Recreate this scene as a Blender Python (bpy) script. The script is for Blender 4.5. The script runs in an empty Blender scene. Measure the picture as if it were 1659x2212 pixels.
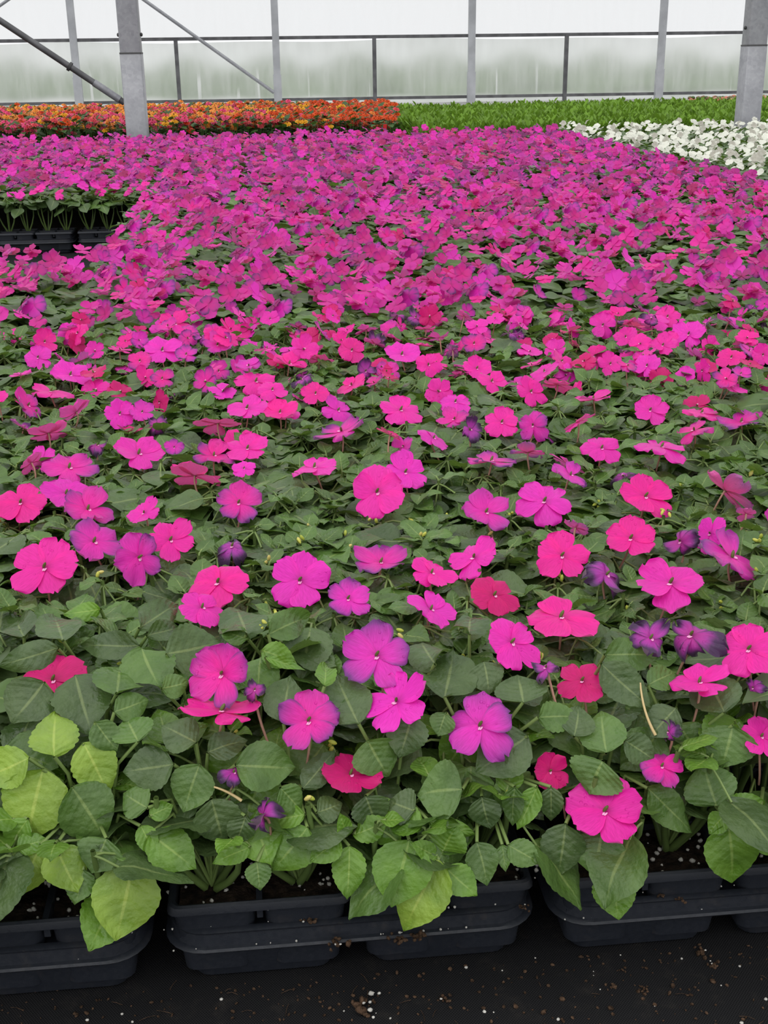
import bpy, math, random
import numpy as np
from mathutils import Matrix, Vector

random.seed(7)
R = np.random.default_rng(11)
SC = bpy.context.scene
COL = SC.collection

# ------------------------------------------------------------------ camera, sky, light, exposure
F = 2552.0
CX, CY = 829.5, 1106.0
def nv(a):
    a = np.asarray(a, float)
    return a / np.linalg.norm(a)
_v1 = nv([554 - CX, 130 - CY, F])
_v3 = np.array([918 - CX, 7755 - CY, F]); _v3 = nv(_v3 - _v1 * (_v3 @ _v1))
W2C = np.stack([np.cross(_v3, _v1), _v1, -_v3], 1)       # world -> (right, down, forward)
EYE = np.array([0.0988, -0.7022, 0.6502])
cam_data = bpy.data.cameras.new('camera')
cam = bpy.data.objects.new('camera', cam_data); COL.objects.link(cam)
cam_data.sensor_fit = 'VERTICAL'; cam_data.sensor_height = 24.0; cam_data.lens = F / 2212 * 24.0
cam_data.clip_start = 0.02; cam_data.clip_end = 400
mw = Matrix.Identity(4)
for i in range(3):
    mw[i][0] = W2C[0, i]; mw[i][1] = -W2C[1, i]; mw[i][2] = -W2C[2, i]; mw[i][3] = EYE[i]
cam.matrix_world = mw
SC.camera = cam

SC.view_settings.view_transform = 'Standard'; SC.view_settings.look = 'None'
SC.view_settings.gamma = 1.0; SC.view_settings.use_curve_mapping = False
SC.view_settings.exposure = 0.0
SC.cycles.max_bounces = 7; SC.cycles.diffuse_bounces = 4; SC.cycles.glossy_bounces = 2
SC.cycles.transmission_bounces = 4; SC.cycles.transparent_max_bounces = 6
SC.cycles.use_denoising = True

world = bpy.data.worlds.new('overcast_sky'); SC.world = world; world.use_nodes = True
bg = world.node_tree.nodes['Background']
bg.inputs['Color'].default_value = (0.975, 0.985, 1.0, 1); bg.inputs['Strength'].default_value = 1.03
sun_d = bpy.data.lights.new('overcast_sun', 'SUN'); sun_d.energy = 1.15; sun_d.angle = math.radians(70); sun_d.color = (1, .985, .96)
sun = bpy.data.objects.new('overcast_sun', sun_d); COL.objects.link(sun)
sun.rotation_euler = (math.radians(18), math.radians(-12), 0); sun.location = (0, 0, 6)

def ray(px, py):
    return W2C.T @ np.array([px - CX, py - CY, F])
def hit_z(px, py, z):
    r = ray(px, py); return EYE + r * ((z - EYE[2]) / r[2])
def hit_y(px, py, y):
    r = ray(px, py); return EYE + r * ((y - EYE[1]) / r[1])
def proj(P):
    q = (np.asarray(P) - EYE) @ W2C.T
    return CX + F * q[..., 0] / q[..., 2], CY + F * q[..., 1] / q[..., 2], q[..., 2]

# ------------------------------------------------------------------ helpers
def lin(*c):
    c = np.array(c, float) / 255
    return np.where(c <= .04045, c / 12.92, ((c + .055) / 1.055) ** 2.4)

class MB:
    """gathers quads (with a colour and a surface coordinate per vertex) into one mesh"""
    def __init__(s): s.V = []; s.Q = []; s.C = []; s.U = []; s.n = 0
    def add(s, V, Q, C=(1, 1, 1), U=None):
        V = np.asarray(V, float); k = len(V)
        s.V.append(V); s.Q.append(np.asarray(Q, int) + s.n)
        C = np.asarray(C, float); s.C.append(np.broadcast_to(C, (k, 3)) if C.ndim == 1 else C)
        s.U.append(np.zeros((k, 2)) if U is None else U); s.n += k
    def arrays(s):
        return np.concatenate(s.V), np.concatenate(s.Q), np.concatenate(s.C), np.concatenate(s.U)
    def build(s, name, mat, parent=None, smooth=True, origin=None):
        V, Q, C, U = s.arrays()
        return link(name, mesh(name, V if origin is None else V - origin, Q, C, U, mat, smooth), parent, origin)

def mesh(name, V, Q, C, U, mat, smooth=True):
    me = bpy.data.meshes.new(name)
    me.vertices.add(len(V)); me.vertices.foreach_set('co', np.ascontiguousarray(V, np.float32).ravel())
    me.loops.add(Q.size); me.loops.foreach_set('vertex_index', np.ascontiguousarray(Q, np.int32).ravel())
    me.polygons.add(len(Q))
    me.polygons.foreach_set('loop_start', np.arange(0, Q.size, 4, dtype=np.int32))
    me.polygons.foreach_set('use_smooth', np.full(len(Q), bool(smooth)))
    if C is not None:
        a = me.attributes.new('tint', 'FLOAT_COLOR', 'POINT')
        a.data.foreach_set('color', np.concatenate([C, np.ones((len(C), 1))], 1).astype(np.float32).ravel())
        b = me.attributes.new('luv', 'FLOAT2', 'POINT')
        b.data.foreach_set('vector', np.ascontiguousarray(U, np.float32).ravel())
    me.update(calc_edges=True)
    if mat is not None and mat.name == 'black_tray_plastic': me.set_sharp_from_angle(angle=.65)
    if mat: me.materials.append(mat)
    return me

def link(name, me, parent=None, loc=None):
    o = bpy.data.objects.new(name, me); COL.objects.link(o)
    if parent: o.parent = parent
    if loc is not None: o.location = [float(v) for v in loc]
    return o
def empty(name, loc):
    o = link(name, None, None, loc); o.empty_display_size = .02; return o
def tag(o, label=None, cat=None, group=None, kind=None):
    for k, v in (('label', label), ('category', cat), ('group', group), ('kind', kind)):
        if v: o[k] = v
    return o

def grid_q(nu, nv_):
    i = np.arange(nu - 1)[:, None] * nv_ + np.arange(nv_ - 1)[None, :]
    return np.stack([i, i + 1, i + nv_ + 1, i + nv_], -1).reshape(-1, 4)

def tube(pts, radii, sides=6):
    pts = np.asarray(pts, float); n = len(pts)
    radii = np.broadcast_to(np.asarray(radii, float), (n,))
    T = np.gradient(pts, axis=0); T /= np.linalg.norm(T, axis=1)[:, None] + 1e-12
    ref = np.array([0, 0, 1.]) if abs(T[0][2]) < .8 else np.array([0, 1., 0])
    A = np.cross(T, ref); A /= np.linalg.norm(A, axis=1)[:, None] + 1e-12
    B = np.cross(T, A)
    th = np.linspace(0, 2 * np.pi, sides, endpoint=False)
    V = pts[:, None] + radii[:, None, None] * (np.cos(th)[None, :, None] * A[:, None] + np.sin(th)[None, :, None] * B[:, None])
    j = np.arange(sides); jn = (j + 1) % sides
    i = np.arange(n - 1)[:, None] * sides
    Q = np.stack([i + j, i + jn, i + sides + jn, i + sides + j], -1).reshape(-1, 4)
    return V.reshape(-1, 3), Q

def ellipsoid(c, rx, ry, rz, nu=7, nv_=8, axis=None, jit=0, rng=None):
    ph = np.linspace(.06, np.pi - .06, nu); th = np.linspace(0, 2 * np.pi, nv_, endpoint=False)
    r = np.ones((nu, nv_)) if not jit else 1 + jit * (rng or R).normal(size=(nu, nv_))
    V = np.stack([rx * r * np.sin(ph)[:, None] * np.cos(th), ry * r * np.sin(ph)[:, None] * np.sin(th), rz * r * np.cos(ph)[:, None] * np.ones(nv_)], -1).reshape(-1, 3)
    if axis is not None:
        z = nv(axis); x = nv(np.cross(z, [.3, .9, .31])); y = np.cross(z, x)
        V = V @ np.stack([x, y, z])
    j = np.arange(nv_); jn = (j + 1) % nv_; i = np.arange(nu - 1)[:, None] * nv_
    Q = [np.stack([i + j, i + nv_ + j, i + nv_ + jn, i + jn], -1).reshape(-1, 4)]
    for base in (0, (nu - 1) * nv_):
        Q.append(np.array([[base + a, base + (a + 1) % nv_, base + nv_ - 2 - a, base + nv_ - 1 - a] for a in range(0, nv_ // 2 - 1)])[:, ::(1 if base else -1)])
    return V + np.asarray(c), np.concatenate(Q)

def box(x0, x1, y0, y1, z0, z1):
    V = np.array([[x, y, z] for z in (z0, z1) for y in (y0, y1) for x in (x0, x1)], float)
    Q = np.array([[0, 2, 3, 1], [4, 5, 7, 6], [0, 1, 5, 4], [2, 6, 7, 3], [0, 4, 6, 2], [1, 3, 7, 5]])
    return V, Q

def rrect(w, d, r, n=5):
    """closed rounded rectangle outline centred on the origin"""
    r = min(r, w / 2 - 1e-4, d / 2 - 1e-4); P = []
    for cx, cy, a0 in ((w / 2 - r, d / 2 - r, 0), (-w / 2 + r, d / 2 - r, 90), (-w / 2 + r, -d / 2 + r, 180), (w / 2 - r, -d / 2 + r, 270)):
        for k in range(n):
            a = math.radians(a0 + 90 * k / (n - 1)); P.append((cx + r * math.cos(a), cy + r * math.sin(a)))
    return np.array(P)

def loft(rings, cap=None):
    """rings: list of (outline Nx2, z) with equal counts -> quads; cap closes the last ring with a fan of quads"""
    n = len(rings[0][0])
    V = np.concatenate([np.c_[p, np.full(n, z)] for p, z in rings])
    j = np.arange(n); jn = (j + 1) % n; i = np.arange(len(rings) - 1)[:, None] * n
    Q = [np.stack([i + j, i + jn, i + n + jn, i + n + j], -1).reshape(-1, 4)]
    if cap:
        b = (len(rings) - 1) * n
        Q.append(np.array([[b + a, b + a + 1, b + n - 2 - a, b + n - 1 - a] for a in range(n // 2 - 1)]))
    return V, np.concatenate(Q)

# ------------------------------------------------------------------ materials
class NT:
    def __init__(s, name):
        s.m = bpy.data.materials.new(name); s.m.use_nodes = True; s.t = s.m.node_tree; s.t.nodes.clear()
        s.out = s.t.nodes.new('ShaderNodeOutputMaterial')
    def n(s, typ, **kw):
        nd = s.t.nodes.new(typ)
        for k, v in kw.items():
            if k.startswith('_'): setattr(nd, k[1:], v)
            else:
                key = int(k[1:]) if k[0] == 'i' and k[1:].isdigit() else k.replace('__', ' ')
                s.set(nd.inputs[key], v)
        return nd
    def set(s, sock, v):
        if isinstance(v, bpy.types.NodeSocket): s.t.links.new(v, sock)
        elif isinstance(v, (tuple, list, np.ndarray)):
            v = [float(x) for x in v]
            sock.default_value = v + [1.0] if len(v) == 3 and len(sock.default_value) == 4 else v
        else: sock.default_value = v
    def math(s, op, a, b=0.0, c=0.0, clamp=False):
        nd = s.n('ShaderNodeMath', _operation=op, _use_clamp=clamp, i0=a, i1=b); s.set(nd.inputs[2], c); return nd.outputs[0]
    def smooth(s, x, a, b, c=0.0, d=1.0):
        nd = s.n('ShaderNodeMapRange', _interpolation_type='SMOOTHSTEP', i0=x, i1=a, i2=b, i3=c, i4=d); return nd.outputs[0]
    def mix(s, f, a, b, mode='MIX'):
        nd = s.n('ShaderNodeMix', _data_type='RGBA', _blend_type=mode); s.set(nd.inputs[0], f); s.set(nd.inputs[6], a); s.set(nd.inputs[7], b); return nd.outputs[2]
    def noise(s, scale, detail=2.0, vec=None, rough=.5):
        nd = s.n('ShaderNodeTexNoise', Scale=scale, Detail=detail, Roughness=rough)
        if vec is not None: s.t.links.new(vec, nd.inputs['Vector'])
        return nd.outputs[0]
    def obj(s): return s.n('ShaderNodeTexCoord').outputs['Object']
    def done(s, sh, bump=None): s.t.links.new(sh, s.out.inputs[0]); return s.m
    def bump(s, h, dist, strength=1.0):
        return s.n('ShaderNodeBump', Strength=strength, Distance=dist, Height=h).outputs[0]

def foliage_material(name, detail=True, gloss=.38, veins=True):
    t = NT(name)
    col = t.n('ShaderNodeAttribute', _attribute_name='tint').outputs['Color']
    back = t.n('ShaderNodeNewGeometry').outputs['Backfacing']
    norm = None; rough = gloss
    if veins:
        uv = t.n('ShaderNodeAttribute', _attribute_name='luv').outputs['Vector']
        sx = t.n('ShaderNodeSeparateXYZ', Vector=uv); s_, l_ = sx.outputs[0], sx.outputs[1]
        sa = t.math('ABSOLUTE', s_)
        rib = t.math('MULTIPLY', t.smooth(sa, .075, .025), t.smooth(l_, 1.0, .55))
        ph = t.math('FRACT', t.math('SUBTRACT', t.math('MULTIPLY', l_, 6.5), t.math('MULTIPLY', sa, 1.7)))
        tri = t.math('ABSOLUTE', t.math('SUBTRACT', ph, .5))
        side = t.math('MULTIPLY', t.smooth(tri, .43, .5), t.smooth(sa, 1.0, .3))
        if detail:
            vec = t.obj()
            big = t.noise(38, 3, vec)
            col = t.mix(1.0, col, t.mix(t.smooth(big, .3, .7), (.78, .80, .8), (1.16, 1.12, 1.1)), 'MULTIPLY')
            wet = t.smooth(t.noise(60, 2, vec), .57, .63)
            col = t.mix(t.math('MULTIPLY', wet, .35), col, t.mix(1.0, col, (.7, .85, .6), 'MULTIPLY'))
            rough = t.math('SUBTRACT', t.smooth(t.noise(500, 1, vec), .3, .7, gloss - .04, gloss + .08), t.math('MULTIPLY', wet, .14))
            hgt = t.math('ADD', t.math('MULTIPLY', tri, -.45), t.math('ADD', t.math('MULTIPLY', t.noise(420, 2, vec), .45), t.math('MULTIPLY', t.noise(110, 2, vec), 1.6)))
            norm = t.bump(hgt, .0014, .8)
        light = t.mix(1.0, col, (1.9, 1.6, 1.75), 'MULTIPLY')
        light = t.mix(.35, light, (.27, .34, .13))
        col = t.mix(t.math('MULTIPLY', rib, .85), col, light)
        col = t.mix(t.math('MULTIPLY', side, .11), col, light)
    under = t.mix(.35, t.mix(1.0, col, (1.25, 1.2, 1.3), 'MULTIPLY'), (.16, .21, .10))
    col = t.mix(back, col, under)
    p = t.n('ShaderNodeBsdfPrincipled', Base__Color=col, Roughness=rough)
    p.inputs['Specular IOR Level'].default_value = .46
    if norm is not None: t.set(p.inputs['Normal'], norm)
    tr = t.n('ShaderNodeBsdfTranslucent', Color=t.mix(1.0, col, (1.7, 1.9, .7), 'MULTIPLY'))
    return t.done(t.n('ShaderNodeMixShader', i0=.17, i1=p.outputs[0], i2=tr.outputs[0]).outputs[0])

def petal_material(name, trans=.32, detail=True):
    t = NT(name)
    col = t.n('ShaderNodeAttribute', _attribute_name='tint').outputs['Color']
    norm = None
    if detail:
        uv = t.n('ShaderNodeAttribute', _attribute_name='luv').outputs['Vector']
        sx = t.n('ShaderNodeSeparateXYZ', Vector=uv)
        st = t.n('ShaderNodeCombineXYZ', X=t.math('MULTIPLY', sx.outputs[0], 9.0), Y=t.math('MULTIPLY', sx.outputs[1], 1.6))
        vein = t.noise(2.2, 2, st.outputs[0])
        col = t.mix(1.0, col, t.mix(t.smooth(vein, .35, .65), (.90, .8, .86), (1.06, 1.15, 1.08)), 'MULTIPLY')
        drops = t.smooth(t.n('ShaderNodeTexVoronoi', Scale=210, Vector=t.obj()).outputs['Distance'], .30, .18)
        keep = t.smooth(t.noise(60, 1, t.obj()), .52, .6)
        norm = t.bump(t.math('ADD', t.math('MULTIPLY', vein, .25), t.math('MULTIPLY', drops, keep)), .0009, .55)
    back = t.n('ShaderNodeNewGeometry').outputs['Backfacing']
    col = t.mix(t.math('MULTIPLY', back, .34), col, t.mix(.5, col, (.9, .62, .70)))
    p = t.n('ShaderNodeBsdfPrincipled', Base__Color=col, Roughness=.42)
    p.inputs['Specular IOR Level'].default_value = .35
    p.inputs['Sheen Weight'].default_value = .12; p.inputs['Sheen Roughness'].default_value = .4
    if norm is not None: t.set(p.inputs['Normal'], norm)
    tr = t.n('ShaderNodeBsdfTranslucent', Color=col)
    return t.done(t.n('ShaderNodeMixShader', i0=trans, i1=p.outputs[0], i2=tr.outputs[0]).outputs[0])

def plain(name, col, rough=.5, spec=.5, metal=0.0, noise=None, bump=None, coord='obj'):
    t = NT(name); c = tuple(col)
    p = t.n('ShaderNodeBsdfPrincipled', Roughness=rough, Metallic=metal)
    p.inputs['Specular IOR Level'].default_value = spec
    if noise:
        sc, a, b = noise
        t.set(p.inputs['Base Color'], t.mix(t.smooth(t.noise(sc, 4, t.obj()), .3, .7), tuple(np.array(c) * a), tuple(np.array(c) * b)))
    else: t.set(p.inputs['Base Color'], c)
    if bump: t.set(p.inputs['Normal'], t.bump(t.noise(bump[0], 3, t.obj()), bump[1], .7))
    return t.done(p.outputs[0])

M_LEAF = foliage_material('impatiens_leaf')
M_LEAF_FAR = foliage_material('impatiens_leaf_plain', detail=False, gloss=.42)
M_PETAL = petal_material('impatiens_petal')
M_PETAL_FAR = petal_material('petal_plain', detail=False)
def vcol_material(name, rough=.5):
    t = NT(name)
    p = t.n('ShaderNodeBsdfPrincipled', Base__Color=t.n('ShaderNodeAttribute', _attribute_name='tint').outputs['Color'], Roughness=rough)
    p.inputs['Specular IOR Level'].default_value = .35
    return t.done(p.outputs[0])
M_STEM = vcol_material('stem_skin', .4)
M_EYE = vcol_material('flower_eye_skin', .45)
M_CLUMP = foliage_material('bedding_leaf', detail=False, gloss=.62, veins=False)

def plastic_material():
    t = NT('black_tray_plastic'); vec = t.obj()
    dust = t.math('MULTIPLY', t.smooth(t.noise(55, 5, vec, .65), .52, .75), t.smooth(t.noise(9, 2, vec), .4, .7))
    col = t.mix(t.math('MULTIPLY', dust, .30), (.0175, .0205, .028), (.085, .070, .058))
    p = t.n('ShaderNodeBsdfPrincipled', Base__Color=col, Roughness=t.smooth(t.noise(240, 2, vec), .3, .7, .40, .56))
    p.inputs['Specular IOR Level'].default_value = .45
    t.set(p.inputs['Normal'], t.bump(t.noise(900, 2, vec), .0002, .5))
    return t.done(p.outputs[0])
M_PLASTIC = plastic_material()
M_SOIL = plain('peat_soil', (.020, .013, .009), .9, .2, noise=(130, .35, 1.9), bump=(420, .004))
M_CLOD = plain('peat_clod', (.075, .045, .028), .95, .15, noise=(260, .5, 1.6), bump=(700, .002))
M_PERL = plain('perlite', (.62, .60, .55), .8, .2, noise=(300, .75, 1.1))

def fabric_material():
    t = NT('woven_ground_cloth'); vec = t.obj()
    mp = t.n('ShaderNodeMapping', Vector=vec); mp.inputs['Rotation'].default_value = (0, 0, .05)
    sx = t.n('ShaderNodeSeparateXYZ', Vector=mp.outputs[0])
    wx = t.math('SINE', t.math('MULTIPLY', sx.outputs[0], 2 * math.pi / .0021)); wy = t.math('SINE', t.math('MULTIPLY', sx.outputs[1], 2 * math.pi / .0026))
    wv = t.math('MULTIPLY', wx, wy)
    dirt = t.smooth(t.noise(34, 5, vec, .7), .5, .78)
    c = t.mix(t.smooth(wv, -1, 1), (.0065, .0065, .0072), (.0185, .0185, .020))
    c = t.mix(t.math('MULTIPLY', dirt, .35), c, (.05, .043, .036))
    p = t.n('ShaderNodeBsdfPrincipled', Base__Color=c, Roughness=.72)
    p.inputs['Specular IOR Level'].default_value = .16
    t.set(p.inputs['Normal'], t.bump(wv, .0004, .5))
    return t.done(p.outputs[0])
M_FABRIC = fabric_material()

def steel_material():
    t = NT('galvanised_steel'); vec = t.obj()
    sp = t.n('ShaderNodeTexVoronoi', Scale=55, Vector=vec).outputs['Color']
    f = t.smooth(t.noise(7, 4, vec), .3, .7)
    c = t.mix(f, (.235, .24, .26), (.31, .315, .335))
    c = t.mix(.07, c, t.n('ShaderNodeRGBToBW', Color=sp).outputs[0])
    p = t.n('ShaderNodeBsdfPrincipled', Base__Color=c, Roughness=.5, Metallic=.35)
    return t.done(p.outputs[0])
M_STEEL = steel_material()
M_POST = plain('zinc_post', (.40, .41, .43), .5, .5, .15, noise=(5, .85, 1.12))
M_DARKSTEEL = plain('weathered_steel', (.115, .115, .12), .5, .5, .4, noise=(9, .75, 1.25))
M_STRAP = plain('dark_seam', (.05, .05, .05), .6)

def film_material(name, lo, hi, z0, z1, streaks):
    """clear greenhouse film: part of the light goes straight through, part is scattered by condensation; its change with height paints in the haze outside"""
    t = NT(name); vec = t.obj(); sx = t.n('ShaderNodeSeparateXYZ', Vector=vec)
    fog = t.smooth(sx.outputs[2], z0, z1, lo, hi)  # height gradient stands in for the pale haze outside
    mp = t.n('ShaderNodeMapping', Vector=vec); mp.inputs['Scale'].default_value = (1, 1, .16)
    st = t.noise(8.5, 5, mp.outputs[0], .68)
    fog = t.math('ADD', fog, t.math('MULTIPLY', t.math('SUBTRACT', st, .5), .62 if streaks else .05), clamp=True)
    if streaks:
        m2 = t.n('ShaderNodeMapping', Vector=vec); m2.inputs['Scale'].default_value = (1, 1, .02)
        run = t.math('MULTIPLY', t.smooth(t.noise(7.5, 2, m2.outputs[0]), .63, .69), t.smooth(t.math('ADD', sx.outputs[2], t.math('MULTIPLY', t.noise(3.1, 1, m2.outputs[0]), -.75)), .12, -.06))
        fog = t.math('ADD', fog, t.math('MULTIPLY', run, .45), clamp=True)
    tint = t.mix(t.smooth(t.noise(.9, 3, vec), .35, .7), (.78, .80, .77), (.88, .89, .87)) if streaks else (.97, .98, .98)
    clear = t.n('ShaderNodeBsdfRefraction', Color=(.95, .97, .95), Roughness=.30, IOR=1.12) if streaks else t.n('ShaderNodeBsdfTransparent', Color=(.945, .945, .945))
    milk = t.n('ShaderNodeBsdfTranslucent', Color=tint)
    dif = t.n('ShaderNodeBsdfDiffuse', Color=(.85, .86, .85))
    milky = t.n('ShaderNodeMixShader', i0=.22, i1=milk.outputs[0], i2=dif.outputs[0])
    return t.done(t.n('ShaderNodeMixShader', i0=fog, i1=clear.outputs[0], i2=milky.outputs[0]).outputs[0])

# ------------------------------------------------------------------ setting: floor, wall, posts, outside
def slab(name, x0, x1, y0, y1, z0, z1, mat, label=None, cat=None):
    m = MB(); m.add(*box(x0, x1, y0, y1, z0, z1)); o = m.build(name, mat, smooth=False)
    return tag(o, label, cat, kind='structure')
WY = 17.0
slab('floor', -9, 13, -3, 15.6, -.05, 0, M_FABRIC)
M_PALE = plain('pale_grey', (.50, .50, .49), .8, .3, noise=(3, .85, 1.12))
slab('floor_back', -9, 13, 15.6, WY - .05, -.05, .004, M_PALE)  # paler strip of floor along the back wall
M_GRASS = plain('outside_grass', (.11, .158, .075), .9, .2, noise=(.6, .75, 1.25))
m = MB()
gx = np.linspace(-40, 60, 26); gy = np.concatenate([np.linspace(WY + .05, WY + 12, 14), np.linspace(WY + 14, WY + 70, 16)])
X, Y = np.meshgrid(gx, gy, indexing='ij')
Z = -.1 + .9 * (1 - np.exp(-np.maximum(Y - WY - 3, 0) / 25)) + .08 * np.sin(X * .21) * np.minimum((Y - WY) / 10, 1)
m.add(np.stack([X, Y, Z], -1).reshape(-1, 3), grid_q(len(gx), len(gy)))
tag(m.build('ground_outside', M_GRASS), kind='structure')

ZT, ZB = .935, .125
slab('path_outside', -40, 60, WY + .1, WY + 6.5, -.2, -.02, M_PALE)
m = MB(); m.add(*box(-9, 13, WY + .06, WY + .064, ZT, 5.2))
tag(m.build('wall_back', film_material('wall_film', .09, .06, .9, 3, False), smooth=False), kind='structure')
m = MB()
xs = np.linspace(-9, 13, 221); zs = np.linspace(.03, ZT - .02, 12)
X, Z = np.meshgrid(xs, zs, indexing='ij')
Zs = Z - .022 * (1 + np.sin(X * 1.9) * np.sin(X * .7)) * (Z / ZT)
Yc = WY + .09 + .012 * np.sin(X * 5.3) * np.sin(Z * 5) + .02 * np.sin(X * 1.3)
m.add(np.stack([X, Yc, Zs], -1).reshape(-1, 3), grid_q(len(xs), len(zs)))
tag(m.build('wall_back_curtain', film_material('side_curtain_film', .40, .80, .15, .95, True)), kind='structure')
trim_n = [0]
def trim(pts, r, mat, sides=8, square=None):
    trim_n[0] += 1; m = MB()
    if square:
        m.add(*box(*square))
    else:
        m.add(*tube(pts, r, sides))
    return tag(m.build('trim_%d' % trim_n[0], mat, smooth=not square), kind='structure')
trim(None, 0, M_DARKSTEEL, square=(-9, 13, WY - .02, WY + .02, ZT - .022, ZT + .022))
trim(None, 0, M_DARKSTEEL, square=(-9, 13, WY - .02, WY + .02, ZB - .02, ZB + .02))
slab('baseboard_back', -9, 13, WY - .02, WY + .04, 0, .055, M_PALE)
px0 = hit_y(598, 150, WY)[0]; pitch = (hit_y(1423, 150, WY)[0] - px0) / 2
for k in range(-3, 5):
    x = px0 + k * pitch
    trim(None, 0, M_POST, square=(x - .048, x + .048, WY - .09, WY - .02, 0, 5.2))
    trim(None, 0, M_POST, square=(x - .056, x + .056, WY - .098, WY - .015, 0, .46))       # sleeve at the post foot
    trim(None, 0, M_DARKSTEEL, square=(x + pitch / 2 - .026, x + pitch / 2 + .026, WY - .03, WY + .02, 0, ZT))
def brace(name, a, b, r, mat, label, extra=None):
    m = MB(); m.add(*tube([a, (np.array(a) + b) / 2, b], r, 10))
    root = empty(name, a)
    m2 = MB(); m2.add(*tube(np.array([a, (np.array(a) + b) / 2, b]), r, 10)); m2.build('tube', mat, root, origin=np.array(a))
    root.location = [float(v) for v in a]
    for c in root.children: c.location = (0, 0, 0)
    for nm, f0, f1, rr, mt in (extra or []):
        p0, p1 = np.array(a) * (1 - f0) + np.array(b) * f0, np.array(a) * (1 - f1) + np.array(b) * f1
        m3 = MB(); m3.add(*tube([p0, (p0 + p1) / 2, p1], rr, 10)); o = m3.build(nm, mt, root, origin=np.array(a)); o.location = (0, 0, 0)
    return tag(root, label, 'brace', 'diagonal wall braces')
A = hit_y(150, -115, WY - .15); B = hit_y(592, 200, WY - .15)
brace('diagonal_brace', A, B, .024, M_STEEL, 'thin grey diagonal tube crossing the far film wall down to a post foot')
A = hit_y(-20, 26, WY - .15); B = hit_y(40, -16, WY - .15)
brace('diagonal_brace', A, B, .02, M_STEEL, 'short bit of thin bluish tube in the top left corner of the photo')
CYY = 7.45
def column(px, py, label):
    cx = hit_y(px, py, CYY)[0]
    root = empty('steel_column', (cx, CYY, 0)); h = .068
    def rr(w, z): return (rrect(w, w, .012, 4), z)
    m = MB(); m.add(*loft([rr(2 * h, 0), rr(2 * h, .70)], cap=True)); m.build('lower_tube', M_STEEL, root)
    m = MB(); m.add(*loft([rr(2 * h - .006, .70), rr(2 * h - .006, 4.6)], cap=True)); m.build('upper_tube', M_STEEL, root)
    m = MB(); m.add(*loft([rr(2 * h + .002, .697), rr(2 * h + .002, .706)], cap=True)); m.build('seam', M_STRAP, root)
    for s in (-1, 1):
        m = MB(); m.add(*ellipsoid((s * (h + .004), 0, .81), .009, .012, .012)); m.build('bolt', M_STRAP, root)
    m = MB(); m.add(*box(-.12, .12, -.12, .12, 0, .012)); m.build('base_plate', M_STEEL, root, smooth=False)
    tag(root, label, 'column', 'square steel columns'); return cx
cxl = column(298, 288, 'square galvanised column behind the magenta bed with a slanting tube at its foot')
column(1613, 270, 'square galvanised column standing between white flowers and green seedlings')
A = hit_y(-70, -2, CYY); B = np.array([cxl - .07, CYY, hit_y(265, 222, CYY)[2]])
brace('diagonal_brace', A, B, .020, M_DARKSTEEL, 'thick dark slanting tube running down to the foot of the left column',
      [('sleeve', .80, .97, .0235, M_STEEL), ('clamp', .635, .65, .03, M_STRAP)])

# ------------------------------------------------------------------ leaf, flower templates
LT = np.array([0, .05, .14, .28, .42, .58, .74, .87, .95, 1.0]); LW = np.array([.03, .17, .30, .395, .415, .375, .275, .145, .055, .006])
_tmpl = {}
def leaf_t(nu, nvv, rng, serr=True):
    t = np.linspace(0, 1, nu); s = np.linspace(-1, 1, nvv)
    w = np.interp(t, LT, LW)
    T, S = np.meshgrid(t, s, indexing='ij')
    W = w[:, None] * np.ones(nvv)
    if serr:
        ph = rng.uniform(0, 1)
        saw = (T * 9 + ph) % 1
        W = W + np.where(np.abs(S) > .99, .042 * (np.abs(np.sin(saw * np.pi)) ** .7 - .6) * np.minimum(1, 4 * T) * (1 - T * .7), 0)
    fold = rng.uniform(.05, .28); droop = rng.uniform(.02, .42); roll = rng.uniform(-.05, .22); skew = rng.uniform(-.10, .10); tw = rng.uniform(-.5, .5)
    x = S * W + skew * T * T
    z = fold * np.abs(S) * W - droop * T ** 2 * .8 - roll * (S * W / .4) ** 2 * .5 + tw * S * W * T * .6
    if nu > 10:
        z += .022 * np.sin(2 * np.pi * (6.5 * T - 1.7 * np.abs(S)) + .5) * np.abs(S) * (1.15 - np.abs(S)) * (W > .05)
        z += .05 * rng.uniform(.3, 1.4) * np.sin(T * rng.uniform(5, 11) + rng.uniform(0, 6)) * np.abs(S) ** 2 * np.sign(S) + .02 * np.sin(T * rng.uniform(6, 9) + S * 2 + rng.uniform(0, 6))
    y = T * (1 - .12 * droop) 
    V = np.stack([x, y, z], -1).reshape(-1, 3)
    return V, grid_q(nu, nvv), np.stack([S, T], -1).reshape(-1, 2)
LRNG = np.random.default_rng(5)
LOD = {'hi': [leaf_t(28, 7, LRNG) for _ in range(14)], 'mid': [leaf_t(13, 5, LRNG, True) for _ in range(10)],
       'lo': [leaf_t(7, 3, LRNG, False) for _ in range(8)], 'far': [leaf_t(4, 3, LRNG, False) for _ in range(6)]}
def put_leaf(mb, lod, P, d, n, L, W, col, rng):
    V, Q, U = LOD[lod][rng.integers(len(LOD[lod]))]
    d = nv(d); side = np.cross(d, n); side = nv(side); n = np.cross(side, d)
    flip = 1 if rng.random() < .5 else -1
    VV = P + (V[:, :1] * (W * L * flip)) * side + V[:, 1:2] * L * d + V[:, 2:3] * L * n
    mb.add(VV, Q if flip > 0 else Q[:, ::-1], col, U)

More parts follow.
